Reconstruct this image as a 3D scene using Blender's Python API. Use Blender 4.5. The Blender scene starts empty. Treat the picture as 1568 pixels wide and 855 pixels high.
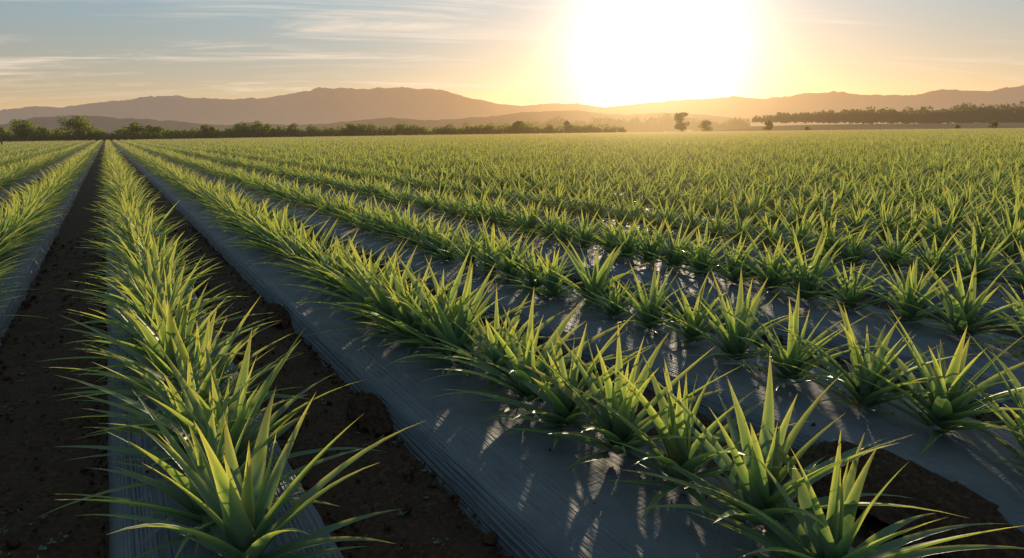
import bpy, math, random
import numpy as np
from mathutils import Matrix, Vector

random.seed(7); rng=np.random.default_rng(7)
scene=bpy.context.scene
def link(o): scene.collection.objects.link(o); return o

# ------------------------------------------------------------------ camera
PSI=math.radians(31.1); TH=math.atan(0.226); ROLL=0.0122; H=2.0
fwd_h=Vector((math.sin(PSI),math.cos(PSI),0)); right=Vector((math.cos(PSI),-math.sin(PSI),0))
fwd=(fwd_h*math.cos(TH)+Vector((0,0,-math.sin(TH)))).normalized()
up=right.cross(fwd).normalized()
r2=right*math.cos(ROLL)-up*math.sin(ROLL); u2=up*math.cos(ROLL)+right*math.sin(ROLL)
cam=bpy.data.cameras.new("camera"); camo=link(bpy.data.objects.new("camera",cam))
M=Matrix((r2,u2,-fwd)).transposed().to_4x4(); M.translation=Vector((0,0,H)); camo.matrix_world=M
cam.sensor_width=36; cam.lens=36*1000/1568; cam.clip_start=0.05; cam.clip_end=30000
scene.camera=camo

SUN_AZ=PSI+math.radians(12.2); SUN_EL=math.radians(5.9)
sd=Vector((math.sin(SUN_AZ)*math.cos(SUN_EL),math.cos(SUN_AZ)*math.cos(SUN_EL),math.sin(SUN_EL)))

def bearing(x): return PSI+math.atan((x-784)/1025.0)
def horizon(x): return 201.5+0.0122*(784-x)
def place(x,dist):
    a=bearing(x); return math.sin(a)*dist, math.cos(a)*dist
def elev(x,y):   # tangent of elevation for a skyline height
    return (horizon(x)-y)/1050.0*math.cos(bearing(x)-PSI)
HEDGE=[(-140,295),(0,295),(170,300),(400,330),(700,370),(900,390),(1700,400)]

# ------------------------------------------------------------------ node helpers
class NT:
    def __init__(s,nt): s.nt=nt; s.n=nt.nodes; s.l=nt.links
    def new(s,t,**k):
        n=s.n.new(t)
        for a,b in k.items(): setattr(n,a,b)
        return n
    def inp(s,sock,v):
        if isinstance(v,bpy.types.NodeSocket): s.l.new(v,sock)
        else: sock.default_value=v
    def math(s,op,a,b=None,c=None,clamp=False):
        n=s.new('ShaderNodeMath',operation=op); n.use_clamp=clamp
        s.inp(n.inputs[0],a)
        if b is not None: s.inp(n.inputs[1],b)
        if c is not None: s.inp(n.inputs[2],c)
        return n.outputs[0]
    def vmath(s,op,a,b=None):
        n=s.new('ShaderNodeVectorMath',operation=op); s.inp(n.inputs[0],a)
        if b is not None: s.inp(n.inputs[1],b)
        return n.outputs['Value'] if op in('DOT_PRODUCT','LENGTH') else n.outputs[0]
    def mix(s,f,a,b,blend='MIX'):
        n=s.new('ShaderNodeMix',data_type='RGBA',blend_type=blend)
        s.inp(n.inputs[0],f); s.inp(n.inputs[6],a); s.inp(n.inputs[7],b); return n.outputs[2]
    def noise(s,vec,scale,detail=4,rough=.55,dist=0):
        n=s.new('ShaderNodeTexNoise'); s.inp(n.inputs['Vector'],vec)
        n.inputs['Scale'].default_value=scale; n.inputs['Detail'].default_value=detail
        n.inputs['Roughness'].default_value=rough; n.inputs['Distortion'].default_value=dist
        return n.outputs[0]
    def ramp(s,f,stops):
        n=s.new('ShaderNodeValToRGB'); s.inp(n.inputs[0],f); cr=n.color_ramp
        while len(cr.elements)<len(stops): cr.elements.new(.5)
        for e,(p,c) in zip(cr.elements,stops):
            e.position=p; e.color=c if len(c)==4 else (*c,1)
        return n.outputs[0]
    def rng(s,v,a,b,c=0,d=1,smooth=False):
        n=s.new('ShaderNodeMapRange'); n.clamp=True
        if smooth: n.interpolation_type='SMOOTHSTEP'
        s.inp(n.inputs[0],v)
        for i,q in enumerate((a,b,c,d)): n.inputs[i+1].default_value=q
        return n.outputs[0]
    def bump(s,h,strength,dist,normal=None):
        n=s.new('ShaderNodeBump'); n.inputs['Strength'].default_value=strength; n.inputs['Distance'].default_value=dist
        s.l.new(h,n.inputs['Height'])
        if normal is not None: s.l.new(normal,n.inputs['Normal'])
        return n.outputs[0]

def newmat(name):
    m=bpy.data.materials.new(name); m.use_nodes=True; m.node_tree.nodes.clear()
    return m,NT(m.node_tree)

# painted haze: emission mixed into surfaces by world position, brighter toward the sun
def paint_haze(t,shader,D,maxf=1.0,start=0.0,k=1.0,painted_mist=None):
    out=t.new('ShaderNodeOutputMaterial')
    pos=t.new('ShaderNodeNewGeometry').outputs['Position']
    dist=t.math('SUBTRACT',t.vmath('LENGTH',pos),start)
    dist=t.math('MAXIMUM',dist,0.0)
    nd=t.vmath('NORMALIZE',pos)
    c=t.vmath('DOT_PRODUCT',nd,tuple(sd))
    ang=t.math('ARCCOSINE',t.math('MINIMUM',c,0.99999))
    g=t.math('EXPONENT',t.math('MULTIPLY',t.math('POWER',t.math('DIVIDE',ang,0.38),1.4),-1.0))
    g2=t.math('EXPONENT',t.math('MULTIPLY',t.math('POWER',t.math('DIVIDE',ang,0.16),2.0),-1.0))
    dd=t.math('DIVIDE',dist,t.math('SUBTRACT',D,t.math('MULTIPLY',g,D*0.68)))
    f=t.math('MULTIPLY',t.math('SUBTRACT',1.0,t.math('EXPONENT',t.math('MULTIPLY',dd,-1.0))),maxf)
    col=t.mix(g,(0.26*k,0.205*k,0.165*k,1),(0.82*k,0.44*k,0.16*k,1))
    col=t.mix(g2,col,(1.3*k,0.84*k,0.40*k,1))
    if painted_mist:  # pale glow painted over the foot of the slopes, fading with height
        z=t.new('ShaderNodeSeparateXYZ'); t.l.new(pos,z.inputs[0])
        lo=t.math('EXPONENT',t.math('DIVIDE',t.math('MAXIMUM',z.outputs[2],0.0),-painted_mist))
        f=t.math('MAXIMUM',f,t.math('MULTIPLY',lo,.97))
        f=t.math('MAXIMUM',f,t.math('MULTIPLY',g2,.98))  # sun's glow painted over surfaces that lie toward it
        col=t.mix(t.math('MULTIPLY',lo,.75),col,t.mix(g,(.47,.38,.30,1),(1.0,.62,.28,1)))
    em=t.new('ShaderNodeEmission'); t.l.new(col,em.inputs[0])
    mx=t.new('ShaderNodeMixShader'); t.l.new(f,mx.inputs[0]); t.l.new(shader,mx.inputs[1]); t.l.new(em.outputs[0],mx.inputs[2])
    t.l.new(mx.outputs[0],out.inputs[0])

# ------------------------------------------------------------------ materials
def leaf_material():
    m,t=newmat("pineapple_leaf")
    at=t.new('ShaderNodeAttribute',attribute_name='leaf_t').outputs['Fac']
    ar=t.new('ShaderNodeAttribute',attribute_name='leaf_r').outputs['Fac']
    ae=t.new('ShaderNodeAttribute',attribute_name='leaf_e').outputs['Fac']
    oi=t.new('ShaderNodeObjectInfo').outputs['Random']
    pos=t.new('ShaderNodeNewGeometry').outputs['Position']
    base=t.ramp(at,[(0,(.30,.32,.26)),(.25,(.17,.22,.17)),(.6,(.11,.17,.10)),(.88,(.15,.20,.065)),(.97,(.26,.20,.06)),(1,(.26,.11,.04))])
    v=t.math('ADD',t.math('MULTIPLY',ar,.5),t.math('MULTIPLY',oi,.5))
    base=t.mix(t.math('MULTIPLY',v,.5),base,(.17,.225,.14,1))
    n=t.noise(pos,35,3)
    base=t.mix(t.rng(n,.35,.7,0,.5),base,(.09,.145,.10,1))
    old=t.rng(ar,.93,.95)
    base=t.mix(t.math('MULTIPLY',old,.7),base,(.25,.16,.07,1))
    tr=t.ramp(at,[(0,(.07,.10,.04)),(.3,(.14,.27,.055)),(.6,(.37,.50,.065)),(.9,(.82,.74,.11)),(1,(.75,.42,.10))])
    p=t.new('ShaderNodeBsdfPrincipled'); t.l.new(base,p.inputs['Base Color']); p.inputs['Roughness'].default_value=.46
    p.inputs['Specular IOR Level'].default_value=.5
    tl=t.new('ShaderNodeBsdfTranslucent')
    tcol=t.mix(t.rng(ae,.35,1,0,.7),tr,t.mix(t.rng(at,.12,.55),(.2,.3,.08,1),(.90,.84,.15,1)))
    tcol=t.mix(t.math('MULTIPLY',oi,.25),tcol,(.18,.34,.07,1))
    t.l.new(tcol,tl.inputs[0])
    mx=t.new('ShaderNodeMixShader'); t.l.new(t.rng(ae,0,1,.35,.56),mx.inputs[0])
    t.l.new(p.outputs[0],mx.inputs[1]); t.l.new(tl.outputs[0],mx.inputs[2])
    paint_haze(t,mx.outputs[0],520,.85,10)
    return m
LEAF=leaf_material()

def plastic_material():
    m,t=newmat("plastic_mulch_film")
    pos=t.new('ShaderNodeNewGeometry').outputs['Position']
    sx=t.new('ShaderNodeSeparateXYZ'); t.l.new(pos,sx.inputs[0])
    def st(ax,ay):
        c=t.new('ShaderNodeCombineXYZ'); t.l.new(t.math('MULTIPLY',sx.outputs[0],ax),c.inputs[0]); t.l.new(t.math('MULTIPLY',sx.outputs[1],ay),c.inputs[1]); t.l.new(t.math('MULTIPLY',sx.outputs[2],ax),c.inputs[2]); return c.outputs[0]
    u=t.new('ShaderNodeAttribute',attribute_name='bed_u').outputs['Fac']
    sh=t.rng(t.math('ABSOLUTE',t.math('SUBTRACT',u,.5)),.16,.36,.10,1)
    lines=t.noise(st(50,.25),1,2,.5,.1)
    cross=t.noise(st(1.5,14),1,4,.6,1.2)
    soft=t.noise(st(3,2),1,4,.6,.5)
    h=t.math('ADD',t.math('MULTIPLY',t.math('MULTIPLY',lines,sh),2.6),t.math('ADD',t.math('MULTIPLY',cross,.30),t.math('MULTIPLY',soft,1.0)))
    nb=t.bump(h,.8,.02)
    dirt=t.rng(t.noise(pos,5,7,.7),.52,.76,0,.6)
    edge=t.rng(t.math('ABSOLUTE',t.math('SUBTRACT',u,.5)),.455,.49,0,.8)
    dirt=t.math('MAXIMUM',dirt,t.math('MULTIPLY',edge,t.rng(t.noise(pos,9,5),.4,.55)))
    base=t.mix(t.rng(soft,.3,.7),(.088,.090,.112,1),(.13,.13,.155,1))
    base=t.mix(dirt,base,(.08,.055,.045,1))
    p=t.new('ShaderNodeBsdfPrincipled'); t.l.new(base,p.inputs['Base Color'])
    t.l.new(t.math('ADD',.70,t.math('MULTIPLY',dirt,.25)),p.inputs['Roughness'])
    p.inputs['Specular IOR Level'].default_value=.34
    t.l.new(nb,p.inputs['Normal'])
    paint_haze(t,p.outputs[0],520,.85,10)
    return m
PLASTIC=plastic_material()

def soil_material():
    m,t=newmat("field_soil_and_grass")
    pos=t.new('ShaderNodeNewGeometry').outputs['Position']
    n1=t.noise(pos,3,6,.65); n2=t.noise(pos,28,6,.7); n3=t.noise(pos,.6,3)
    col=t.ramp(n2,[(.25,(.018,.009,.006)),(.5,(.054,.026,.016)),(.75,(.13,.066,.04))])
    col=t.mix(t.rng(n1,.4,.7,0,.5),col,(.055,.03,.019,1))
    moss=t.math('MULTIPLY',t.rng(n3,.5,.62),t.rng(n2,.5,.6))
    col=t.mix(t.math('MULTIPLY',moss,.5),col,(.055,.075,.022,1))
    grass=t.ramp(t.noise(pos,.05,5),[(.3,(.07,.09,.03)),(.7,(.16,.16,.06))])
    far=t.rng(t.vmath('LENGTH',pos),395,405)
    col=t.mix(far,col,grass)
    p=t.new('ShaderNodeBsdfPrincipled'); t.l.new(col,p.inputs['Base Color']); p.inputs['Roughness'].default_value=.95
    p.inputs['Specular IOR Level'].default_value=.15
    h=t.math('ADD',t.math('MULTIPLY',n2,.6),n1)
    t.l.new(t.bump(h,.9,.04),p.inputs['Normal'])
    paint_haze(t,p.outputs[0],1000,.9,15)
    return m
SOIL=soil_material()

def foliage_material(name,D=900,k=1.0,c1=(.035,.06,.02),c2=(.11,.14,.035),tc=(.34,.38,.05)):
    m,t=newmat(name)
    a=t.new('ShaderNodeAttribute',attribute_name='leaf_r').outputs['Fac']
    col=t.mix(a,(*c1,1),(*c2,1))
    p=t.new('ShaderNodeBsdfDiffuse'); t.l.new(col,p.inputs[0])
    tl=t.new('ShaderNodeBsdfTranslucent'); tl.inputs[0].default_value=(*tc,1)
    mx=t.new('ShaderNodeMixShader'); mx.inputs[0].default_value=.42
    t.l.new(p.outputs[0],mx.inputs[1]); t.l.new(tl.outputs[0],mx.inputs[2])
    paint_haze(t,mx.outputs[0],D,.95,10,k); return m
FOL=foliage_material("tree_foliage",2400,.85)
def bark():
    m,t=newmat("tree_bark")
    pos=t.new('ShaderNodeNewGeometry').outputs['Position']
    col=t.ramp(t.noise(pos,6,4),[(.3,(.04,.028,.02)),(.7,(.12,.09,.06))])
    p=t.new('ShaderNodeBsdfDiffuse'); t.l.new(col,p.inputs[0]); paint_haze(t,p.outputs[0],2000,.9,10,.8); return m
BARK=bark()
def hill_mat(name,D,maxf,c1,c2,k=1.0,sc=.02,painted_mist=None):
    m,t=newmat(name)
    pos=t.new('ShaderNodeNewGeometry').outputs['Position']
    col=t.ramp(t.noise(pos,sc,8,.7),[(.35,c1),(.65,c2)])
    p=t.new('ShaderNodeBsdfDiffuse'); t.l.new(col,p.inputs[0])
    paint_haze(t,p.outputs[0],D,maxf,0,k,painted_mist); return m

# ------------------------------------------------------------------ mesh helper
def mesh_from(name,V,F,mat,attrs=None,smooth=False,quads=True):
    me=bpy.data.meshes.new(name)
    V=np.asarray(V,dtype=np.float32); F=np.asarray(F,dtype=np.int32)
    me.vertices.add(len(V)); me.vertices.foreach_set('co',V.ravel())
    k=F.shape[1]
    me.loops.add(F.size); me.loops.foreach_set('vertex_index',F.ravel())
    me.polygons.add(len(F)); me.polygons.foreach_set('loop_start',np.arange(0,F.size,k,dtype=np.int32))
    me.polygons.foreach_set('loop_total',np.full(len(F),k,dtype=np.int32))
    if smooth: me.polygons.foreach_set('use_smooth',np.ones(len(F),dtype=bool))
    for an,av in (attrs or {}).items():
        a=me.attributes.new(an,'FLOAT','POINT'); a.data.foreach_set('value',np.asarray(av,dtype=np.float32))
    me.update(calc_edges=True); me.validate()
    if mat: me.materials.append(mat)
    return me

def vnoise(x,y,seed=0):
    def h(i,j):
        n=(i*374761393+j*668265263+seed*974634777)&0x7fffffff
        n=((n^(n>>13))*1274126177)&0x7fffffff
        return ((n^(n>>16))&0xffff)/65535.0
    x=np.asarray(x,float); y=np.asarray(y,float)
    xi=np.floor(x).astype(np.int64); yi=np.floor(y).astype(np.int64); fx=x-xi; fy=y-yi
    fx=fx*fx*(3-2*fx); fy=fy*fy*(3-2*fy)
    return (h(xi,yi)*(1-fx)+h(xi+1,yi)*fx)*(1-fy)+(h(xi,yi+1)*(1-fx)+h(xi+1,yi+1)*fx)*fy
def fbm(x,y,o=4,seed=0):
    s=0;a=1;tot=0
    for k in range(o): s=s+a*vnoise(x*2**k,y*2**k,seed+k*17); tot+=a; a*=.5
    return s/tot-.5

# ------------------------------------------------------------------ pineapple plants
def plant_mesh(name,seed,nleaf=34,seg=8,origin=(0,0),coll=None,scale=1.0,wmul=1.0):
    r=np.random.default_rng(seed); V=[];F=[];T=[];R=[];E=[]
    for i in range(nleaf):
        q=i/(nleaf-1)         # 0 = inner, 1 = outer
        phi=i*2.39996+r.normal(0,.2)
        a0=math.radians(79-65*q**0.9+r.normal(0,7)); bend=math.radians(2+20*math.sin(math.pi*min(1,q*1.0))**1.5+16*q+r.normal(0,8))
        L=(.44+.45*math.sin(math.pi*min(1,q*.80+.10)))*r.uniform(.80,1.1)
        if q>.88: L*=.8
        W=(.030+.018*math.sin(math.pi*min(1,q+.1)))*wmul*r.uniform(.85,1.15)
        side=np.array([-math.sin(phi),math.cos(phi),0]); out=np.array([math.cos(phi),math.sin(phi),0])
        p=out*(.015+.04*q)+np.array([0,0,.13*(1-q)+.03]); b=len(V); lr=r.random(); twist=r.normal(0,.2); lat=r.normal(0,.09)
        for k in range(seg+1):
            t=k/seg; al=a0-bend*t**1.5
            d=out*math.cos(al)+np.array([0,0,math.sin(al)])+side*lat*t
            nrm=-out*math.sin(al)+np.array([0,0,math.cos(al)])
            s2=side*math.cos(twist*t)+nrm*math.sin(twist*t)
            w=W*(1.2-.55*t)*(1-t**1.8)+.0005
            if k>0: p=p+d*L/seg
            for sgn in(-1,0,1):
                V.append(p+s2*sgn*w+nrm*(.5*w if sgn else 0)); T.append(t); R.append(lr); E.append(abs(sgn))
        for k in range(seg):
            o=b+k*3
            F.append((o,o+1,o+4,o+3)); F.append((o+1,o+2,o+5,o+4))
    V=np.array(V)*scale; V[:,2]=np.maximum(V[:,2],.012); V[:,0]+=origin[0]; V[:,1]+=origin[1]
    return V,F,T,R,E
def proto_coll(name,builders):
    c=bpy.data.collections.new(name)
    for i,me in enumerate(builders):
        o=bpy.data.objects.new(me.name,me); c.objects.link(o)
    return c
near=[];mid=[];patch=[]
def pm(nm,V,F,T,R,E): return mesh_from(nm,V,F,LEAF,{'leaf_t':T,'leaf_r':R,'leaf_e':E},True)
for s in range(9): near.append(pm("pineapple_plant_shape_%d"%s,*plant_mesh("p",100+s,28,9)))
for s in range(6): mid.append(pm("pineapple_plant_simple_%d"%s,*plant_mesh("p",200+s,21,5,wmul=1.05)))
for s in range(5):
    VV=[];FF=[];TT=[];RR=[];EE=[];o=0
    r=np.random.default_rng(300+s)
    for j in range(8):
        V,F,T,R,E=plant_mesh("p",400+s*20+j,17,3,(r.normal(0,.10),j*.51+r.normal(0,.06)),scale=r.uniform(.8,1.15),wmul=1.3)
        VV.append(V);FF+= [tuple(a+o for a in f) for f in F];TT+=T;RR+=R;EE+=E;o+=len(V)
    patch.append(pm("pineapple_row_section_%d"%s,np.vstack(VV),FF,TT,RR,EE))
C_NEAR=proto_coll("pineapple_plant_near",near); C_MID=proto_coll("pineapple_plant_mid",mid); C_PATCH=proto_coll("pineapple_row_patch",patch)

def instancer(name,groups):
    """groups: list of (points Nx3, rot Nx3, scale N, idx N, collection); one object with one instance node chain per group"""
    P=np.vstack([g[0] for g in groups]); Rr=np.vstack([g[1] for g in groups]); S=np.concatenate([g[2] for g in groups])
    I=np.concatenate([g[3] for g in groups]); G=np.concatenate([np.full(len(g[0]),k) for k,g in enumerate(groups)])
    me=bpy.data.meshes.new(name); me.vertices.add(len(P)); me.vertices.foreach_set('co',P.astype(np.float32).ravel())
    a=me.attributes.new('rot','FLOAT_VECTOR','POINT'); a.data.foreach_set('vector',Rr.astype(np.float32).ravel())
    a=me.attributes.new('scl','FLOAT','POINT'); a.data.foreach_set('value',S.astype(np.float32))
    a=me.attributes.new('idx','INT','POINT'); a.data.foreach_set('value',I.astype(np.int32))
    a=me.attributes.new('grp','INT','POINT'); a.data.foreach_set('value',G.astype(np.int32))
    o=link(bpy.data.objects.new(name,me))
    ng=bpy.data.node_groups.new(name+"_scatter",'GeometryNodeTree')
    ng.interface.new_socket('Geometry',in_out='INPUT',socket_type='NodeSocketGeometry'); ng.interface.new_socket('Geometry',in_out='OUTPUT',socket_type='NodeSocketGeometry')
    N=ng.nodes;Lk=ng.links; gi=N.new('NodeGroupInput'); go=N.new('NodeGroupOutput'); jn=N.new('GeometryNodeJoinGeometry')
    def na(nm,ty):
        n=N.new('GeometryNodeInputNamedAttribute'); n.data_type=ty; n.inputs['Name'].default_value=nm
        return [q for q in n.outputs if q.enabled and q.name=='Attribute'][0]
    rot,scl,idx,grp=na('rot','FLOAT_VECTOR'),na('scl','FLOAT'),na('idx','INT'),na('grp','INT')
    for k,g in enumerate(groups):
        ip=N.new('GeometryNodeInstanceOnPoints'); ci=N.new('GeometryNodeCollectionInfo')
        ci.inputs['Collection'].default_value=g[4]; ci.inputs['Separate Children'].default_value=True; ci.inputs['Reset Children'].default_value=True
        cmp=N.new('FunctionNodeCompare'); cmp.data_type='INT'; cmp.operation='EQUAL'
        ia=[q for q in cmp.inputs if q.enabled and q.type=='INT']; Lk.new(grp,ia[0]); ia[1].default_value=k
        Lk.new(gi.outputs[0],ip.inputs['Points']); Lk.new(cmp.outputs[0],ip.inputs['Selection']); Lk.new(ci.outputs[0],ip.inputs['Instance'])
        ip.inputs['Pick Instance'].default_value=True; Lk.new(idx,ip.inputs['Instance Index'])
        Lk.new(rot,ip.inputs['Rotation']); Lk.new(scl,ip.inputs['Scale']); Lk.new(ip.outputs[0],jn.inputs[0])
    Lk.new(jn.outputs[0],go.inputs[0])
    md=o.modifiers.new('scatter','NODES'); md.node_group=ng
    return o

# rows: (plant centre, bed left, bed right, plant spacing, first plant, plant size)
rows=[(-6.1,-6.7,-5.55,.42,-1.5,1),(-3.95,-4.5,-3.4,.42,-1.5,1),(-1.80,-2.30,-1.26,.40,-1.5,1),(0.26,-.25,.76,.42,2.85,1.0),(2.47,1.55,2.92,.50,1.40,1.02),(4.40,3.66,5.0,.54,.8,.94),(6.72,5.75,7.3,.54,-1,.94),(9.15,8.35,9.8,.54,-1.5,.94)]
x=9.15
while x<420:
    x+=2.25; rows.append((x,x-.6,x+.6,.50,-1.5,.96))
xl=-6.1
lefts=[]
while xl>-60:
    xl-=2.15; lefts.append((xl,xl-.55,xl+.55,.45,-1.5,1))
rows=lefts[::-1]+rows

HA=[bearing(p[0]) for p in HEDGE]; HD=[p[1]-9 for p in HEDGE]
def rlim(x,y): return float(np.interp(math.atan2(x,y),HA,HD))
def yend(x):
    y=1.0
    while y<400 and math.hypot(x,y)<rlim(x,y): y+=2
    return y
def vis(x,y):
    a=math.degrees(math.atan2(x,y)); return (-24<a<86)

fieldP={0:[],1:[],2:[]}
near_rows=[i for i,r_ in enumerate(rows) if -7<r_[0]<10]
for i,(xc,xa,xb,sp,y0,ps) in enumerate(rows):
    ye=yend(xc); y=y0; data={0:[],1:[],2:[]}
    while y<ye:
        d=math.hypot(xc,y)
        dx=-.20*min(1,max(0,(y-2.2)/4)) if abs(xc-2.47)<.01 else 0   # this row drifts off the bed centre
        if d<60:
            step=sp*random.uniform(.85,1.15)
            if (vis(xc,y) or d<4):
                g=0 if d<16 else 1
                data[g].append((xc+dx+random.gauss(0,.05),y,0.01,random.gauss(0,.07),random.gauss(0,.07),random.uniform(0,6.28),ps*random.uniform(.86,1.12)*(1 if random.random()>.07 else .68),random.randrange(9 if g==0 else 6)))
            y+=step
        else:
            if vis(xc,y+2): data[2].append((xc+dx,y,0.01,0,0,0,random.uniform(.92,1.1),random.randrange(5)))
            y+=4.15
    if i in near_rows:
        grp=[]
        for g,c in ((0,C_NEAR),(1,C_MID),(2,C_PATCH)):
            if data[g]:
                A=np.array(data[g]); grp.append((A[:,:3],A[:,3:6],A[:,6],A[:,7],c))
        if grp: instancer("pineapple_plant_row",grp)
    else:
        for g in data: fieldP[g]+=data[g]
grp=[]
for g,c in ((0,C_NEAR),(1,C_MID),(2,C_PATCH)):
    if fieldP[g]:
        A=np.array(fieldP[g]); grp.append((A[:,:3],A[:,3:6],A[:,6],A[:,7],c))
instancer("pineapple_field",grp)

# ------------------------------------------------------------------ plastic mulch beds
def bed(name,xa,xb,seed,ye,y0=-3.0):
    ys=[y0]
    while ys[-1]<ye: ys.append(ys[-1]+max(.07,.012*max(0,ys[-1]-4)+.07))
    ys=np.array(ys); n=40; u=np.linspace(0,1,n); w=xb-xa
    sgn=np.abs(u-.5)*2
    prof=-.27*np.clip((sgn-.84)/.16,0,1)**1.4+.03*(1-sgn**2)
    U,Y=np.meshgrid(u,ys)
    X=xa-.05+(w+.1)*U
    edge=fbm(Y*.5,U*0+seed,3,seed)*.05+fbm(Y*5,U*0+seed,2,seed+3)*.012
    X=X+edge*np.sign(U-.5)*(np.abs(U-.5)*2)**2
    Z=prof[None,:]+fbm(X*2.2+seed,Y*1.1,4,seed)*.045+fbm(X*3,Y*7,2,seed+5)*.008
    V=np.stack([X,Y,Z],-1).reshape(-1,3)
    ny,nx=U.shape; ii=np.arange(ny*nx).reshape(ny,nx)
    F=np.stack([ii[:-1,:-1],ii[:-1,1:],ii[1:,1:],ii[1:,:-1]],-1).reshape(-1,4)
    me=mesh_from(name,V,F,PLASTIC,{'bed_u':U.ravel()},True)
    return link(bpy.data.objects.new(name,me))
for i,(xc,xa,xb,sp,y0,ps) in enumerate(rows):
    if -14<xc<40: bed("plastic_mulch_bed",xa,xb,i*7+3,min(yend(xc),240))

# ------------------------------------------------------------------ ground sheet
def axis(a,b,st,far):
    l=list(np.arange(a,b,st)); s=st; v=a
    pre=[]
    while v>-far: s*=1.16; v-=s; pre.append(v)
    s=st; v=l[-1]; post=[]
    while v<far: s*=1.16; v+=s; post.append(v)
    return np.array(pre[::-1]+l+post)
gx=axis(-5,11,.05,9000); gy=axis(0.5,15,.06,9000)
X,Y=np.meshgrid(gx,gy)
nf=np.clip(1.3-np.hypot(X,Y)/40,0,1)
Z=-.17+nf*(fbm(X*1.3,Y*1.3,3,2)*.10+fbm(X*7,Y*7,4,9)*.08)
ii=np.arange(X.size).reshape(X.shape)
F=np.stack([ii[:-1,:-1],ii[:-1,1:],ii[1:,1:],ii[1:,:-1]],-1).reshape(-1,4)
link(bpy.data.objects.new("ground",mesh_from("ground",np.stack([X,Y,Z],-1).reshape(-1,3),F,SOIL,None,True)))

# soil clods
def clod(seed,name):
    import bmesh
    bm=bmesh.new(); bmesh.ops.create_icosphere(bm,subdivisions=2,radius=1)
    r=random.Random(seed); ax=[(Vector((r.gauss(0,1),r.gauss(0,1),r.gauss(0,1))).normalized(),r.uniform(.6,.95)) for _ in range(10)]
    for v in bm.verts:
        for a_,k_ in ax:
            d=v.co.dot(a_)
            if d>k_: v.co-=a_*(d-k_)*.9
        v.co*=r.uniform(.93,1.07); v.co.z*=.7
    me=bpy.data.meshes.new(name); bm.to_mesh(me); bm.free(); me.materials.append(SOIL); return me
C_CLOD=proto_coll("soil_clod_shapes",[clod(s,"soil_clod_shape_%d"%s) for s in range(5)])
pts=[]
gaps=[(rows[k][2],rows[k+1][1]) for k in range(len(rows)-1) if -8<rows[k][0]<9.5]
for (a,b) in gaps:
    for _ in range(2200):
        y=.5+17*random.random()**1.4
        q=random.random()
        xx=random.uniform(a-.02,b+.02) if q<.5 else (a+abs(random.gauss(0,.07)) if q<.75 else b-abs(random.gauss(0,.07)))
        s=min(.045,random.lognormvariate(-4.6,.55))
        pts.append((xx,y,-.16+s*.3,random.uniform(0,6),random.uniform(0,6),random.uniform(0,6),s,random.randrange(5)))
# crumbs thrown onto the film around the planting holes
for (xc,xa,xb,sp,y0,ps) in rows:
    if -3<xc<10:
        for _ in range(500):
            y=.8+13*random.random(); s=min(.016,random.lognormvariate(-5.3,.45))
            pts.append((xc+random.gauss(0,.16),y,.03,random.uniform(0,6),random.uniform(0,6),random.uniform(0,6),s,random.randrange(5)))
A=np.array(pts); instancer("soil_clods",[(A[:,:3],A[:,3:6],A[:,6],A[:,7],C_CLOD)])

# small weeds sprouting in the furrows
def weed(seed,name):
    r=np.random.default_rng(seed);V=[];F=[];T=[];R=[];E=[]
    for i in range(9):
        a=r.uniform(0,6.28);L=r.uniform(.4,1);o=np.array([math.cos(a),math.sin(a),0]);s=np.array([-o[1],o[0],0]);e=r.uniform(.3,1.2);b=len(V)
        for k,(w,t) in enumerate(((.04,0),(.16,.4),(.13,.75),(.01,1))):
            c=o*L*t*math.cos(e*(1-.5*t))+np.array([0,0,L*t*math.sin(e)*(1-.4*t)])
            V+= [c-s*w,c+s*w];T+=[.4*t+.2]*2;R+=[.5]*2;E+=[.3]*2
        for k in range(3): F.append((b+2*k,b+2*k+1,b+2*k+3,b+2*k+2))
    return pm(name,V,F,T,R,E)
C_WEED=proto_coll("weed_shapes",[weed(s,"weed_shape_%d"%s) for s in range(4)])
pts=[]
for (a,b) in gaps:
    for c in range(9):
        cy=.8+12*random.random(); cx=random.uniform(a+.08,b-.08)
        for _ in range(random.randrange(4,22)):
            pts.append((cx+random.gauss(0,.10),cy+random.gauss(0,.30),-.165,random.gauss(0,.2),random.gauss(0,.2),random.uniform(0,6),random.uniform(.012,.04),random.randrange(4)))
A=np.array(pts); instancer("weeds",[(A[:,:3],A[:,3:6],A[:,6],A[:,7],C_WEED)])

# loose soil heaps spilled over the film edges
def heap(cx,cy,rx,ry,hh,seed,base=-.15):
    n=70; g=np.linspace(-1,1,n); X,Y=np.meshgrid(g,g); r=np.hypot(X,Y)
    rr=r*(1+fbm(X*2+seed,Y*2,3,seed)*.5)
    Z=base+hh*np.clip(1-rr**2,-.3,1)+fbm(X*5,Y*5,4,seed)*.10+fbm(X*18,Y*18,3,seed+4)*.05
    V=np.stack([cx+X*rx,cy+Y*ry,Z],-1).reshape(-1,3); ii=np.arange(n*n).reshape(n,n)
    F=np.stack([ii[:-1,:-1],ii[:-1,1:],ii[1:,1:],ii[1:,:-1]],-1).reshape(-1,4)
    F=F[(r.ravel()[F].max(1)<1.0)]
    link(bpy.data.objects.new("soil_mound",mesh_from("soil_mound",V,F,SOIL,None,True)))
heap(3.66,1.75,.38,.8,.26,3); heap(1.48,4.6,.16,.35,.18,5); heap(1.48,7.9,.14,.4,.16,8); heap(3.45,7.5,.18,.5,.17,11); heap(3.45,10.5,.18,.5,.17,12)

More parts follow.
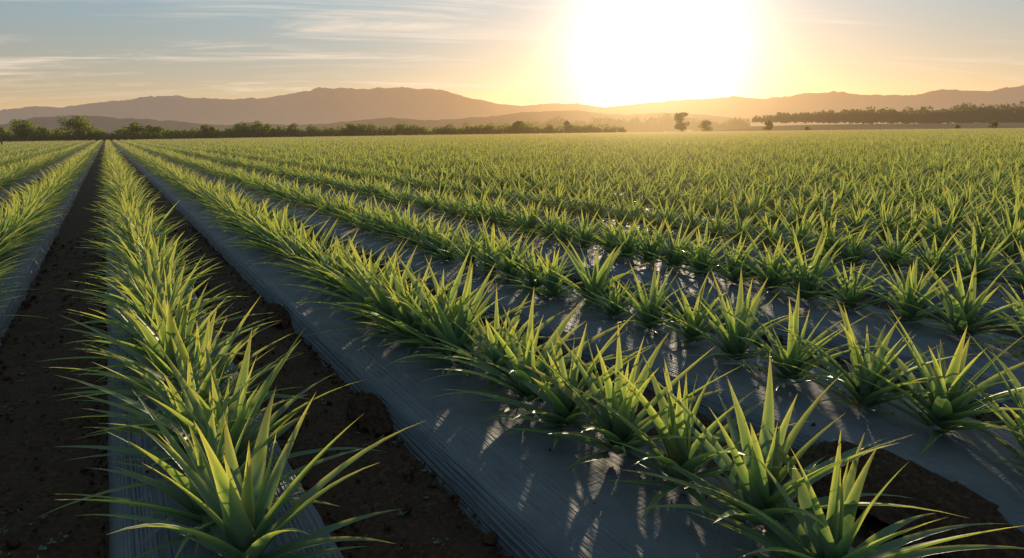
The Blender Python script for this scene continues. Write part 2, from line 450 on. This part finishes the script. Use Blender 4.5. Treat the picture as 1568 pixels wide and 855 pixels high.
# ------------------------------------------------------------------ leaf soup for trees and hedges
def soup(C,Rad,n,size,seed,squash=.8):
    """n small leaf-clump faces scattered through ellipsoid lobes C (k,3) with radii Rad (k,)"""
    r=np.random.default_rng(seed); k=r.choice(len(C),n,p=Rad**2/np.sum(Rad**2))
    d=r.normal(size=(n,3)); d/=np.linalg.norm(d,axis=1)[:,None]
    rad=Rad[k]*r.uniform(.35,1.08,n)**.6
    P=C[k]+d*rad[:,None]*np.array([1,1,squash])
    a=r.normal(size=(n,3)); a/=np.linalg.norm(a,axis=1)[:,None]
    b=np.cross(a,r.normal(size=(n,3))); b/=np.linalg.norm(b,axis=1)[:,None]
    s=size*r.uniform(.5,1.3,n)[:,None]
    V=np.stack([P-a*s,P+b*s*.6,P+a*s,P-b*s*.6],1).reshape(-1,3)
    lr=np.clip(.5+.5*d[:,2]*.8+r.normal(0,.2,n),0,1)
    return V,np.arange(n*4).reshape(n,4),np.repeat(lr,4)

def limb(pts,rads,sides=7):
    V=[];F=[]
    for j,(p,rd) in enumerate(zip(pts,rads)):
        for s in range(sides):
            a=2*math.pi*s/sides; V.append((p[0]+rd*math.cos(a),p[1]+rd*math.sin(a),p[2]))
    for j in range(len(pts)-1):
        for s in range(sides):
            F.append((j*sides+s,j*sides+(s+1)%sides,(j+1)*sides+(s+1)%sides,(j+1)*sides+s))
    return V,F
def tree(x,dist,hpx,wpx,seed,base=-.2,name="broadleaf_tree"):
    r=np.random.default_rng(seed); px,py=place(x,dist); sc=dist*math.cos(bearing(x)-PSI)/1050
    h=hpx*sc; w=wpx*sc*.5
    root=link(bpy.data.objects.new(name,None)); root.location=(px,py,base)
    V=[];F=[];
    def add(vf):
        o=len(V); V.extend(vf[0]); F.extend([tuple(a+o for a in f) for f in vf[1]])
    lean=r.normal(0,.03*h,2)
    add(limb([(0,0,0),(lean[0]*.3,lean[1]*.3,h*.2),(lean[0],lean[1],h*.5),(lean[0]*1.4,lean[1],h*.8)],[.035*h,.026*h,.018*h,.006*h]))
    C=[];R=[]
    nl=15
    for i in range(nl):
        a=r.uniform(0,6.28); q=r.uniform(.0,1)**.5; z=h*r.uniform(.24,.86); wz=math.sqrt(max(.1,1-((z/h-.5)/.5)**2))
        c=(math.cos(a)*w*.72*q*wz+lean[0],math.sin(a)*w*.72*q*wz+lean[1],z); C.append(c); R.append(w*r.uniform(.22,.42))
        if i%2==0: add(limb([(lean[0]*.5,lean[1]*.5,h*.2),((c[0]+lean[0]*.5)/2,(c[1]+lean[1]*.5)/2,(h*.2+z)/2*1.03),c],[.014*h,.009*h,.003*h],5))
    tk=bpy.data.objects.new("trunk",mesh_from("trunk",V,F,BARK,None,True)); link(tk); tk.parent=root
    Vs,Fs,lr=soup(np.array(C),np.array(R),2200,.032*h+.05,seed,.75)
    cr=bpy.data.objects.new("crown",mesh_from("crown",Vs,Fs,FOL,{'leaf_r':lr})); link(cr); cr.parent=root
    return root
T=[(2,290,32,40,1),(42,288,38,48,2),(68,291,28,36,3),(122,290,40,58,4),(150,294,26,34,19),(212,296,34,44,5),(238,297,26,30,6),(405,322,28,32,7),(455,330,24,28,8),(795,368,24,22,9),(873,376,22,18,10),
   (1047,395,34,31,11),(1083,398,20,26,12),(1176,396,20,18,13),(1522,396,16,16,14),(1240,400,9,9,15),(540,345,24,26,16),(845,382,17,22,17),(1470,400,9,10,18),(320,312,26,30,20)]
for a in T: tree(a[0],a[1],a[2],a[3],a[4])

def hedge(name,path,hpx,seed,n,size,mat=FOL,lobe=1.0,base=lambda x,d:-.2,lo=.55,spread=(-3,6)):
    """path: list of (x bearing, distance); a belt of shrubs and small trees"""
    r=np.random.default_rng(seed); C=[];R=[]
    for _ in range(int(n/22)):
        k=r.random(); x=path[0][0]+k*(path[-1][0]-path[0][0]); d=np.interp(x,[p[0] for p in path],[p[1] for p in path])+r.uniform(*spread)
        hp=np.interp(x,[p[0] for p in path],hpx); sc=d*math.cos(bearing(x)-PSI)/1050
        nz=fbm(np.array([x*.03]),np.array([0.0]),4,seed)[0]
        top=hp*sc*(lo+.55*r.random()**2+1.3*max(0,nz))
        px,py=place(x,d); rad=max(.4,top*.30)*lobe; b=base(x,d); C.append((px,py,b+r.uniform(.15,1)*max(.2,top-rad))); R.append(rad)
    V,F,lr=soup(np.array(C),np.array(R),n,size,seed,.85)
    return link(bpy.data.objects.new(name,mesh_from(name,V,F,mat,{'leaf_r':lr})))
hedge("hedgerow",[(a,b) for a,b in HEDGE[:5]]+[(960,392)],[26,25,24,23,22,11],21,60000,.5)
FOL2=foliage_material("distant_foliage",1300,.95)
hedge("distant_treeline",[(740,600),(900,620),(1020,640),(1150,620)],[20,24,30,16],31,20000,1.2,FOL2)
FOL3=foliage_material("woodland_foliage",1700,.70,tc=(.2,.2,.04))
hedge("woodland_edge",[(1155,745),(1250,745),(1400,740),(1700,740)],[8,14,19,29],41,60000,1.3,FOL3,base=lambda x,d:elev(x,181.5)*d-1.5,lo=.8,spread=(-30,60))

# ------------------------------------------------------------------ terrain beyond the field
def ridge(name,sky,R,depth,mat,seed,rough=1.0,z0=-3,fpow=1.0):
    xs=[s[0] for s in sky]; hs=[elev(s[0],s[1])*R for s in sky]
    n=1500; xx=np.linspace(xs[0],xs[-1],n); az=PSI+np.arctan((xx-784)/1025.0)
    h=np.interp(xx,xs,hs); kern=np.hanning(25); kern/=kern.sum(); h=np.convolve(np.pad(h,12,mode='edge'),kern,'valid')
    js=np.linspace(-1,.6,44); V=[]
    for j in js:
        rad=R+j*depth; f=(math.cos(math.pi*min(1,abs(j)))*.5+.5)**fpow
        nn=fbm(az*40,np.full(n,j*3.0),5,seed)
        hz=h*f*(1+nn*.9*min(1,abs(j)*2)*rough**.5)+z0+ (fbm(az*R*.02,np.full(n,j*depth*.02),3,seed+9)*R*.0032*rough)*(f>.05)
        V.append(np.stack([np.sin(az)*rad,np.cos(az)*rad,hz],-1))
    V=np.array(V); ii=np.arange(len(js)*n).reshape(len(js),n)
    F=np.stack([ii[:-1,:-1],ii[:-1,1:],ii[1:,1:],ii[1:,:-1]],-1).reshape(-1,4)
    link(bpy.data.objects.new(name,mesh_from(name,V.reshape(-1,3),F,mat,None,True)))
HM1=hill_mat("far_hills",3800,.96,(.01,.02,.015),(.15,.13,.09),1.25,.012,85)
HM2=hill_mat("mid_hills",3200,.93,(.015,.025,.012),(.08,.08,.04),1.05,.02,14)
HM3=hill_mat("near_meadow",1800,.9,(.12,.12,.05),(.24,.20,.09),1.1,.01)
ridge("distant_hills",[(-400,172),(-100,160),(0,170),(30,168),(88,162),(100,165),(140,160),(200,155),(262,147),(285,147),(310,151),(370,153),(410,151),(450,144),(500,139),(560,140),(620,137),(680,139),(705,146),(745,156),(800,163),(850,158),(885,160),(930,166),(985,158),(1060,154),(1130,149),(1170,152),(1260,142),(1330,146),(1395,148),(1440,138),(1500,140),(1568,134),(1700,130),(1900,150)],7000,3000,HM1,5,.75)
ridge("low_hills",[(-300,190),(0,192),(60,180),(120,176),(200,180),(330,190),(480,190),(600,180),(660,184),(750,178),(800,172),(870,168),(960,176),(1010,172),(1080,176),(1150,182)],3200,1200,HM2,8,1.2)
ridge("meadow",[(1060,194),(1150,186),(1250,183),(1400,181),(1568,179),(1800,176)],720,300,HM3,14,.3)

# ------------------------------------------------------------------ utility pole with brace and wires
def pole():
    root=link(bpy.data.objects.new("utility_pole",None)); px,py=place(5,170); root.location=(px,py,-.2)
    m,t=newmat("pole_timber"); p=t.new('ShaderNodeBsdfDiffuse'); p.inputs[0].default_value=(.06,.045,.035,1); paint_haze(t,p.outputs[0],1500,.9,10)
    def part(nm,pts,r):
        V,F=limb(pts,r,6); o=link(bpy.data.objects.new(nm,mesh_from(nm,V,F,m))); o.parent=root
    part("post",[(0,0,0),(-.6,.3,6.5),(-1.1,.5,12.5)],[.16,.13,.1])
    part("crossarm",[(-2.0,.9,11.7),(-1.1,.5,11.75),(-.1,0,11.8)],[.07,.07,.07])
    part("brace",[(-.75,.3,9.5),(-.4,.1,11.7)],[.05,.05])
pole()

# ------------------------------------------------------------------ light
sl=bpy.data.lights.new("sun",'SUN'); sl.energy=5.0; sl.angle=math.radians(.6); sl.color=(1,.80,.54)
so=link(bpy.data.objects.new("sun",sl)); so.rotation_euler=sd.to_track_quat('Z','Y').to_euler()

# ------------------------------------------------------------------ sky
w=bpy.data.worlds.new("World"); scene.world=w; w.use_nodes=True; w.node_tree.nodes.clear(); t=NT(w.node_tree)
out=t.new('ShaderNodeOutputWorld')
sky=t.new('ShaderNodeTexSky'); sky.sky_type='NISHITA'; sky.sun_disc=False; sky.sun_elevation=SUN_EL; sky.sun_rotation=SUN_AZ
sky.air_density=1.0; sky.dust_density=.6; sky.ozone_density=2.0; sky.altitude=100
tc=t.new('ShaderNodeTexCoord').outputs['Generated']
d=t.vmath('NORMALIZE',tc)
c=t.vmath('DOT_PRODUCT',d,tuple(sd)); ang=t.math('ARCCOSINE',t.math('MINIMUM',c,.999999))
def gauss(s,p): return t.math('EXPONENT',t.math('MULTIPLY',t.math('POWER',t.math('DIVIDE',ang,s),p),-1.0))
bg=t.new('ShaderNodeBackground'); t.l.new(t.mix(1.0,sky.outputs[0],(1,.88,.86,1),'MULTIPLY'),bg.inputs[0]); bg.inputs[1].default_value=.052
def bgd(col,st):
    b=t.new('ShaderNodeBackground'); t.inp(b.inputs[0],col); t.inp(b.inputs[1],st); return b.outputs[0]
def add(a,b):
    n=t.new('ShaderNodeAddShader'); t.l.new(a,n.inputs[0]); t.l.new(b,n.inputs[1]); return n.outputs[0]
sp=t.new('ShaderNodeSeparateXYZ'); t.l.new(d,sp.inputs[0])
s=add(bg.outputs[0],bgd((1,.96,.90,1),t.math('MULTIPLY',gauss(.095,2.0),1.8)))
s=add(s,bgd((1,.54,.26,1),t.math('MULTIPLY',gauss(.30,1.2),.36)))
s=add(s,bgd((.12,.275,.36,1),t.rng(sp.outputs[2],.02,.20,0,.95)))
s=add(s,bgd((.66,.42,.23,1),t.math('EXPONENT',t.math('DIVIDE',t.math('MAXIMUM',sp.outputs[2],0.0),-.09))))
# cirrus
z=t.math('ADD',t.math('MAXIMUM',sp.outputs[2],0.0),.10)
rx=t.vmath('DOT_PRODUCT',d,tuple(right)); ry=t.vmath('DOT_PRODUCT',d,tuple(fwd_h))
cv=t.new('ShaderNodeCombineXYZ')
u_=t.math('DIVIDE',rx,z); v_=t.math('DIVIDE',ry,z)
t.l.new(t.math('ADD',t.math('MULTIPLY',u_,.32),t.math('MULTIPLY',v_,.10)),cv.inputs[0]); t.l.new(t.math('ADD',t.math('MULTIPLY',v_,1.3),t.math('MULTIPLY',u_,-.22)),cv.inputs[1])
n1=t.noise(cv.outputs[0],1.5,10,.66,.9); n2=t.noise(cv.outputs[0],.6,3,.5)
mask=t.math('MULTIPLY',t.rng(n1,.47,.72,0,1,True),t.rng(n2,.40,.54,0,1))
mask=t.math('MULTIPLY',mask,t.rng(sp.outputs[2],.02,.07,0,.9))
cc=t.mix(gauss(.45,1.5),(.92,.77,.60,1),(1.3,1.0,.74,1))
mx=t.new('ShaderNodeMixShader'); t.l.new(mask,mx.inputs[0]); t.l.new(s,mx.inputs[1]); t.l.new(add(bgd(cc,1.0),bgd((1,.9,.7,1),t.math('MULTIPLY',gauss(.095,2.0),1.8))),mx.inputs[2])
t.l.new(mx.outputs[0],out.inputs[0])

scene.view_settings.view_transform='Standard'; scene.view_settings.look='None'; scene.view_settings.exposure=0
